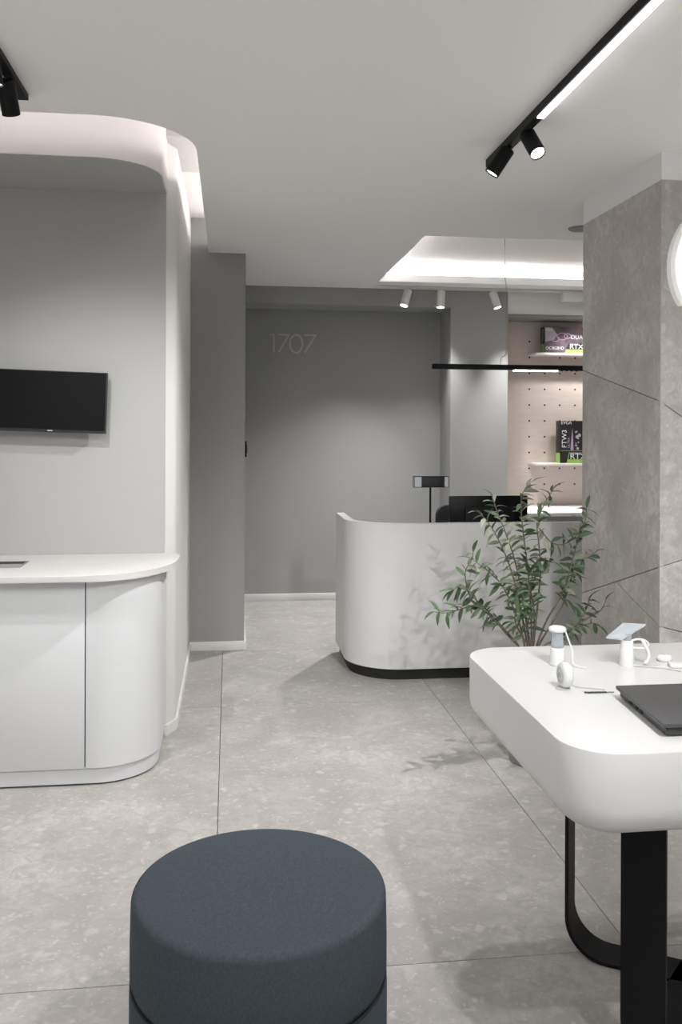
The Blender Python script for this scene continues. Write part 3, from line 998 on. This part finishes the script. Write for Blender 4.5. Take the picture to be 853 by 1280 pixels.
# ------------------------------------------------------------------ white table with crossing flat-bar legs
TZ = 0.80
X0, X1, Y0_, Y1_ = 0.742, 1.742, 1.832, 2.785
TXc, TYc = (X0 + X1) / 2, (Y0_ + Y1_) / 2
tab = empty('display_table', (TXc, TYc, 0), 'white display table with rounded thick top on black crossing legs', 'table')
bm = bmesh.new()
cr = 0.125
th = 0.196
prof = [(0.004, 0.0), (0.0012, -0.0012), (0.0, -0.004)]
prof += [(0.0, -th + 0.07)]
for k in range(1, 9):
    a = k / 8 * math.pi / 2
    prof.append((0.07 - 0.07 * math.cos(a), -th + 0.07 - 0.07 * math.sin(a)))
rings = []
for ins, dz_ in prof:
    r = max(cr - ins, 0.02)
    rings.append([(x - TXc, y - TYc, TZ + dz_) for x, y in rrect(X0 + ins, X1 - ins, Y0_ + ins, Y1_ - ins, r, 14)])
add_rings(bm, rings)
link('table_top', tomesh(bm, 'table_top', 40), 'solid', tab)
# two U-shaped flat-bar frames crossing at the floor
def uframe(p, q, zt, wid, thick, rb=0.115):
    """flat bar bent into a U between plan points p and q; wid across the U's plane"""
    p, q = Vector(p), Vector(q)
    d = (q - p)
    L = d.length
    d.normalize()
    n = Vector((-d.y, d.x))
    out = [(0, zt)] + [(rb - rb * math.cos(a), rb - rb * math.sin(a)) for a in [math.pi / 2 * k / 10 for k in range(11)]]
    out += [(L - rb + rb * math.sin(a), rb - rb * math.cos(a)) for a in [math.pi / 2 * k / 10 for k in range(11)]] + [(L, zt)]
    inn = [(thick, zt)] + [(rb - (rb - thick) * math.cos(a), rb - (rb - thick) * math.sin(a)) for a in [math.pi / 2 * k / 10 for k in range(11)]]
    inn += [(L - rb + (rb - thick) * math.sin(a), rb - (rb - thick) * math.cos(a)) for a in [math.pi / 2 * k / 10 for k in range(11)]] + [(L - thick, zt)]
    bm = bmesh.new()
    def P(s, z, w):
        v = p + d * s + n * w
        return (v.x - TXc, v.y - TYc, z)
    rings = []
    for (so, zo), (si, zi) in zip(out, inn):
        rings.append([P(so, zo, wid / 2), P(so, zo, -wid / 2), P(si, zi, -wid / 2), P(si, zi, wid / 2)])
    add_rings(bm, rings)
    bmesh.ops.recalc_face_normals(bm, faces=bm.faces)
    return bm
zt_ = TZ - th + 0.0005
bm = uframe((0.984, 2.478), (1.505, 2.16), zt_, 0.108, 0.010)
link('leg_frame', tomesh(bm, 'leg_frame'), 'black', tab)
bm = uframe((0.967, 1.975), (1.50, 2.52), zt_, 0.106, 0.010)
link('leg_frame', tomesh(bm, 'leg_frame'), 'black', tab)

# ------------------------------------------------------------------ round stool
st = empty('round_stool', (0.074, 2.03, 0), 'round blue-grey fabric pouf stool standing on the stone floor', 'stool')
SR, SZ, SS = 0.287, 0.468, 0.275
prof = [(0, SZ + 0.006), (0.10, SZ + 0.0055), (0.20, SZ + 0.003)]
fr = 0.018
for k in range(0, 9):
    a = k / 8 * math.pi / 2
    prof.append((SR - fr + fr * math.sin(a), SZ - fr + fr * math.cos(a)))
prof += [(SR + 0.002, SZ - 0.10), (SR + 0.002, SS + 0.02), (SR - 0.004, SS + 0.003), (SR - 0.02, SS), (0, SS)]
lathe('cushion', prof, 'fabric', st, 96, sharp=60)
prof = [(0, SS), (SR - 0.02, SS), (SR - 0.002, SS - 0.004), (SR + 0.003, SS - 0.02), (SR + 0.003, 0.02), (SR - 0.003, 0.0), (0, 0)]
lathe('base', prof, 'fabric', st, 96, sharp=60)
bm = bmesh.new()
ringp = [(SR - 0.001 + 0.0032 * math.cos(t), SS + 0.0032 * math.sin(t)) for t in [2 * math.pi * k / 8 for k in range(9)]]
add_lathe(bm, ringp, 96)
link('piping', tomesh(bm, 'piping', 80), 'piping', st)

# ------------------------------------------------------------------ laptop
lpt = empty('laptop', at_z(772, 866, TZ), 'closed dark grey laptop on the white table', 'laptop')
lo = lpt.location.copy()
c_bl = at_z(772, 872, TZ)
c_fl = at_z(831, 923, TZ)
lpt.rotation_euler = (0, 0, 0)
LW = 0.40
def lq(p):
    return (p.x - lo.x, p.y - lo.y)
bl, fl = lq(c_bl), lq(c_fl)
base_pts = [fl, (fl[0] + LW, fl[1]), (bl[0] + LW, bl[1]), bl]
prism('base', inset_poly(base_pts, 0.006), 0.004, 0.021, 'laptop2', lpt, bev=0.003)
lid_pts = [(fl[0] - 0.002, fl[1]), (fl[0] + LW, fl[1]), (bl[0] + LW, bl[1]), (bl[0] - 0.004, bl[1])]
prism('lid', lid_pts, 0.0225, 0.032, 'laptop', lpt, bev=0.002)
bm = bmesh.new()
add_tube(bm, [(bl[0] + 0.03, bl[1] - 0.004, 0.0205), (bl[0] + LW - 0.03, bl[1] - 0.004, 0.0205)], 0.0065, 10)
link('hinge', tomesh(bm, 'hinge'), 'laptop2', lpt)
for fx in (0.08, 0.9):
    for fy in (0.1, 0.9):
        x = bl[0] * fy + fl[0] * (1 - fy) + LW * fx
        y = bl[1] * fy + fl[1] * (1 - fy)
        lathe('rubber_foot', [(0, 0), (0.008, 0), (0.008, 0.004), (0, 0.004)], 'blackmat', lpt, 10, (x, y, 0))
for t in (0.28, 0.40, 0.5):
    x = bl[0] * (1 - t) + fl[0] * t + 0.0045
    y = bl[1] * (1 - t) + fl[1] * t
    box('side_port', (x - 0.001, y - 0.008, 0.009), (x + 0.003, y + 0.008, 0.015), 'screen', lpt)

# ------------------------------------------------------------------ small things on the table
# stand with a ring top
b1_ = at_z(697, 831, TZ)
hpx = (b1_ - Vector((0, 0, CAMH))).xy.length / F
s1 = empty('phone_stand', b1_, 'white cylindrical device stand with smoky neck and ring top, left on the table', 'device stand', 'device stands on the table')
lathe('body', [(0, 0), (0.022, 0), (0.0225, 0.002), (0.0215, 0.050), (0.019, 0.053), (0, 0.053)], 'plastic', s1, 28)
lathe('neck', [(0.0, 0.053), (0.0185, 0.053), (0.0165, 0.100), (0.0, 0.100)], 'smoke', s1, 28)
bm = bmesh.new()
pr = [(0.019 + 0.0075 * math.cos(t), 0.107 + 0.0075 * math.sin(t)) for t in [2 * math.pi * k / 10 for k in range(11)]]
add_lathe(bm, pr, 28)
link('ring', tomesh(bm, 'ring', 80), 'plastic', s1)
lathe('ring_disc', [(0, 0.100), (0.017, 0.100), (0.017, 0.107), (0, 0.107)], 'plastic', s1, 24)
lathe('foot', [(0, -0.0), (0.024, 0.0), (0.024, 0.0025), (0, 0.0025)], 'plastic2', s1, 24)
tube('cable', smooth_path([(0.020, -0.010, 0.105), (0.030, -0.013, 0.075), (0.040, -0.016, 0.045), (0.040, -0.022, 0.012), (0.048, -0.035, 0.003), (0.068, -0.055, 0.003)], 6), 0.0026, 'plastic', s1, 8)

# round puck standing on edge
b2_ = at_z(704, 861, TZ)
s2 = empty('round_camera', b2_, 'small white round camera standing on edge before the ring-topped stand', 'camera')
hd = bmesh.new()
pr = [(0, -0.014), (0.026, -0.014), (0.032, -0.010), (0.034, -0.004), (0.034, 0.006), (0.030, 0.012), (0.022, 0.014), (0, 0.014)]
add_lathe(hd, pr, 32)
bd = link('body', tomesh(hd, 'body', 50), 'plastic', s2, (0.006, 0, 0.038), None)
dirv = Vector((-0.98, -0.04, 0.02)).normalized()
bd.rotation_mode = 'QUATERNION'
bd.rotation_quaternion = dirv.to_track_quat('Z', 'Y')
bd.scale = (1, 1.0, 1)
lathe('lens', [(0, 0.014), (0.007, 0.014), (0.007, 0.0165), (0, 0.0165)], 'plastic2', bd, 20)
lathe('face_ring', [(0.014, 0.0138), (0.022, 0.0138), (0.022, 0.0152), (0.014, 0.0152)], 'plastic2', bd, 28)
lathe('foot', [(0, 0), (0.020, 0), (0.020, 0.003), (0.010, 0.006), (0, 0.006)], 'plastic2', s2, 24)
tube('cable', smooth_path([(0.022, 0.012, 0.02), (0.035, 0.012, 0.004), (0.055, 0.0, 0.0016), (0.080, -0.012, 0.0016), (0.108, -0.026, 0.0016)], 6), 0.0014, 'plastic2', s2, 6)

# dark beaded cord
d0, d1 = at_z(731, 867, TZ), at_z(768, 866.5, TZ)
cord = tag(tube('beaded_cord', [Vector((d0.x + (d1.x - d0.x) * k / 24, d0.y + (d1.y - d0.y) * k / 24 + 0.0008 * math.sin(k * 1.3), TZ + 0.0032)) for k in range(25)],
                [0.0016 + 0.0012 * (k % 2) if k < 18 else 0.0012 for k in range(25)], 'darkgreen', None, 8),
           'thin dark green cord lying beside the laptop corner', 'cord')

# stand with a tilted clear plate
b3_ = at_z(784, 832, TZ)
s3 = empty('phone_stand', b3_, 'white device stand with a tilted clear plate and looped cable', 'device stand', 'device stands on the table')
lathe('body', [(0, 0), (0.021, 0), (0.0215, 0.002), (0.0185, 0.073), (0.016, 0.076), (0, 0.076)], 'plastic', s3, 28)
bm = bmesh.new()
Vp = Vector((0, 0, CAMH))
pc = [at_y(758 + 0, 797, b3_.y - 0.012), at_y(778, 799.5, b3_.y - 0.028), at_y(808, 781, b3_.y + 0.03), at_y(779, 779.5, b3_.y + 0.055)]
pc = [p - b3_ for p in pc]
nn = (pc[1] - pc[0]).cross(pc[3] - pc[0]).normalized() * 0.0025
a_ = [bm.verts.new(p + nn) for p in pc]
b_ = [bm.verts.new(p - nn) for p in pc]
bm.faces.new(a_)
bm.faces.new(b_)
for i in range(4):
    j = (i + 1) % 4
    bm.faces.new((a_[i], a_[j], b_[j], b_[i]))
link('clear_plate', tomesh(bm, 'clear_plate'), 'clear', s3)
cen = sum(pc, Vector()) / 4
lathe('plate_mount', [(0, 0.070), (0.012, 0.070), (0.014, cen.z - 0.004), (0, cen.z - 0.004)], 'smoke', s3, 20)
tube('cable', smooth_path([(0.012, 0.0, 0.074), (0.035, 0.004, 0.077), (0.058, 0.006, 0.073), (0.072, 0.008, 0.060), (0.060, 0.006, 0.050), (0.035, 0.002, 0.051), (0.016, 0, 0.054)], 6), 0.0032, 'plastic', s3, 8)
tube('strap', smooth_path([(0.050, 0.004, 0.075), (0.060, 0.002, 0.055), (0.068, -0.002, 0.035), (0.064, -0.004, 0.016), (0.052, -0.008, 0.006)], 6), 0.0055, 'plastic', s3, 8)
tube('cable', smooth_path([(0.015, -0.012, 0.003), (0.035, -0.020, 0.0025), (0.07, -0.036, 0.0025), (0.10, -0.052, 0.0025), (0.125, -0.085, 0.0025)], 6), 0.0022, 'plastic2', s3, 8)
b4_ = at_z(831, 826, TZ)
s4 = empty('earphone_case', b4_, 'small white oval case lying near the right table edge', 'case')
bm = bmesh.new()
add_lathe(bm, [(0, 0), (0.016, 0), (0.021, 0.005), (0.021, 0.012), (0.015, 0.018), (0, 0.019)], 28)
for v in bm.verts:
    v.co.x *= 1.15
bd = link('shell', tomesh(bm, 'shell', 50), 'plastic', s4)
lathe('button', [(0, 0.0185), (0.003, 0.0185), (0.003, 0.0200), (0, 0.0200)], 'plastic2', s4, 12)
b5_ = at_z(835, 831, TZ)
s5 = empty('power_bank', at_z(852, 834, TZ), 'flat white power bank lying behind the laptop', 'power bank', rz=-0.25)
box('shell', (-0.035, -0.016, 0), (0.095, 0.022, 0.012), 'plastic', s5, bev=0.004)
box('port', (-0.0358, -0.004, 0.004), (-0.0345, 0.010, 0.008), 'plastic2', s5)

# ------------------------------------------------------------------ olive plant
PCX = at_z(673, 955, 0).x - 0.012
PYC = 3.90
plant = empty('olive_plant', (PCX, PYC, 0), 'young olive plant with slim grey-green leaves in a grey pot behind the table', 'plant')
lathe('pot', [(0, 0), (0.098, 0), (0.104, 0.006), (0.112, 0.30), (0.113, 0.31), (0.107, 0.31), (0.104, 0.27), (0, 0.27)], 'pot', plant, 40)
lathe('soil', [(0, 0.275), (0.103, 0.275), (0.103, 0.268), (0, 0.268)], 'soil', plant, 28)
def leaf_mesh(name, L, W, curl, m):
    bm = bmesh.new()
    n = 6
    C, A, B = [], [], []
    for i in range(n + 1):
        t = i / n
        w = W * math.sin(math.pi * min(1, t * 0.94 + 0.05)) ** 0.8
        z = -curl * t * t * L
        x = L * t
        C.append(bm.verts.new((x, 0, z)))
        A.append(bm.verts.new((x, w / 2, z + w * 0.16)))
        B.append(bm.verts.new((x, -w / 2, z + w * 0.16)))
    for i in range(n):
        bm.faces.new((C[i], C[i + 1], A[i + 1], A[i]))
        bm.faces.new((B[i], B[i + 1], C[i + 1], C[i]))
    me = tomesh(bm, name, 80)
    me.materials.append(M[m])
    return me
LM = [leaf_mesh('leaf', 0.066, 0.020, 0.3, 'leaf'), leaf_mesh('leaf', 0.058, 0.023, 0.7, 'leaf'),
      leaf_mesh('leaf', 0.060, 0.020, 0.8, 'leaf2'), leaf_mesh('leaf', 0.054, 0.023, 0.35, 'leaf2'), leaf_mesh('leaf', 0.070, 0.020, 0.55, 'leaf')]
extra = {'leaf': bmesh.new(), 'leaf2': bmesh.new()}   # leaves past the first 290
def put_leaf(k, br, p, q, sc):
    global nleaf
    if nleaf < 290:
        lf = link('leaf', LM[k], None, br, p)
        lf.rotation_mode = 'QUATERNION'
        lf.rotation_quaternion = q
        lf.scale = (sc, sc, sc)
    else:
        bmx = extra['leaf2' if k in (2, 3) else 'leaf']
        n0 = len(bmx.verts)
        bmx.from_mesh(LM[k])
        bmx.verts.ensure_lookup_table()
        mt = Matrix.Translation(p) @ q.to_matrix().to_4x4() @ Matrix.Scale(sc, 4)
        for v in bmx.verts[n0:]:
            v.co = mt @ v.co
    nleaf += 1
rl = random.Random(11)
# traced stems: (pixels, depth of start, depth of tip, leafy from, pale share, leaf spacing)
stems = [
    ([(650, 812), (634, 793), (613, 770), (594, 757), (575, 762), (556, 766), (545, 765)], 3.90, 3.78, 0.28, 0.1, 0.026),
    ([(651, 812), (634, 790), (608, 762), (590, 745), (577, 733), (566, 738)], 3.90, 3.86, 0.30, 0.15, 0.026),
    ([(594, 757), (585, 738), (582, 715), (590, 700), (592, 690)], 3.84, 3.80, 0.15, 0.6, 0.040),
    ([(657, 812), (648, 775), (630, 735), (612, 715), (600, 706), (592, 700)], 3.92, 3.95, 0.32, 0.3, 0.028),
    ([(660, 812), (652, 765), (640, 715), (626, 680), (612, 655), (600, 642)], 3.92, 3.80, 0.25, 0.55, 0.030),
    ([(662, 812), (656, 760), (645, 705), (632, 665), (622, 640), (616, 622)], 3.93, 4.00, 0.30, 0.7, 0.030),
    ([(665, 812), (664, 760), (660, 710), (655, 670), (652, 640), (653, 618), (664, 604)], 3.94, 3.88, 0.22, 0.55, 0.028),
    ([(667, 812), (672, 760), (676, 715), (674, 680), (672, 655), (680, 632), (692, 612)], 3.95, 3.98, 0.38, 0.45, 0.030),
    ([(667, 812), (668, 765), (664, 735), (672, 700), (690, 702)], 3.95, 3.80, 0.40, 0.1, 0.030),
    ([(670, 812), (684, 775), (698, 752), (708, 730), (716, 700), (722, 676), (726, 655)], 3.94, 3.90, 0.36, 0.3, 0.028),
    ([(672, 812), (690, 780), (704, 755), (714, 725), (722, 700), (735, 697), (745, 690)], 3.95, 4.02, 0.42, 0.15, 0.028),
    ([(674, 660), (690, 678), (706, 680), (722, 668), (732, 650), (734, 635)], 3.93, 3.96, 0.15, 0.4, 0.036),
    ([(676, 812), (702, 796), (720, 782), (732, 764), (737, 750)], 3.95, 3.90, 0.35, 0.1, 0.026),
    ([(702, 796), (724, 784), (740, 779), (748, 782)], 3.93, 3.88, 0.25, 0.1, 0.036),
    ([(720, 782), (740, 770), (752, 762), (758, 750)], 3.91, 3.86, 0.4, 0.3, 0.045),
    ([(662, 812), (650, 790), (644, 772), (650, 750), (640, 738)], 3.88, 3.76, 0.3, 0.0, 0.026),
    ([(664, 812), (660, 780), (668, 755), (660, 730), (664, 715)], 3.88, 3.78, 0.3, 0.0, 0.026),
]
root_local = Vector((PCX, PYC, 0))
nleaf = 0
for si, (pxs, ya, yb, tf, pale, stepl) in enumerate(stems):
    pts = []
    rooted = pxs[0][1] > 805
    for k, (u, v) in enumerate(pxs):
        t = k / (len(pxs) - 1)
        pts.append(at_y(u, v, ya + (yb - ya) * t))
    if rooted:
        b0 = Vector((PCX + (pts[0].x - PCX) * 0.35, PYC + rl.uniform(-0.03, 0.03), 0.27))
        mid = (b0 + pts[0]) / 2 + Vector((0, 0, 0.0))
        pts = [b0, mid] + pts
    sp = [p - root_local for p in smooth_path(pts, 5)]
    r0, r1 = (0.0065, 0.0016) if rooted else (0.003, 0.0014)
    rad = [r0 + (r1 - r0) * (i / (len(sp) - 1)) ** 0.8 for i in range(len(sp))]
    br = tube('branch', sp, rad, 'bark', plant, 6)
    # leaves along the traced part
    dist, total = [0], 0
    for a, b in zip(sp, sp[1:]):
        total += (b - a).length
        dist.append(total)
    vis0 = total * tf if not rooted else total * (0.36 + tf * 0.62)
    s = vis0
    side = 1
    while s <= total:
        i = max(j for j in range(len(dist)) if dist[j] <= s + 1e-9)
        i = min(i, len(sp) - 2)
        p = sp[i] + (sp[i + 1] - sp[i]) * ((s - dist[i]) / max(1e-6, dist[i + 1] - dist[i]))
        T = (sp[i + 1] - sp[i]).normalized()
        for half in ((1, -1) if rl.random() < 0.65 else (side,)):
            perp = T.cross(Vector((rl.uniform(-0.6, 0.6), -1, rl.uniform(-0.5, 0.5)))).normalized() * half
            dvec = (T * rl.uniform(0.1, 0.9) + perp * rl.uniform(0.4, 1.0) + Vector((rl.uniform(-0.4, 0.4), rl.uniform(-0.8, 0.6), rl.uniform(-0.5, 0.35)))).normalized()
            k = rl.choice((2, 3)) if rl.random() < pale else rl.choice((0, 1, 4))
            q = dvec.to_track_quat('X', 'Z') @ Matrix.Rotation(rl.uniform(-1.3, 1.3), 3, 'X').to_quaternion()
            put_leaf(k, br, p, q, rl.uniform(0.7, 1.15))
        side = -side
        s += stepl * 0.8 * rl.uniform(0.75, 1.3)
    put_leaf(rl.randrange(5), br, sp[-1], (sp[-1] - sp[-2]).normalized().to_track_quat('X', 'Z'), 1.0)
for key, bmx in extra.items():
    if len(bmx.verts):
        me = bpy.data.meshes.new('leaf_cluster')
        bmx.to_mesh(me)
        me.materials.clear()
        for p_ in me.polygons:
            p_.use_smooth = True
        o = link('leaf_cluster', me, key, plant)
        o['kind'] = 'stuff'
    bmx.free()
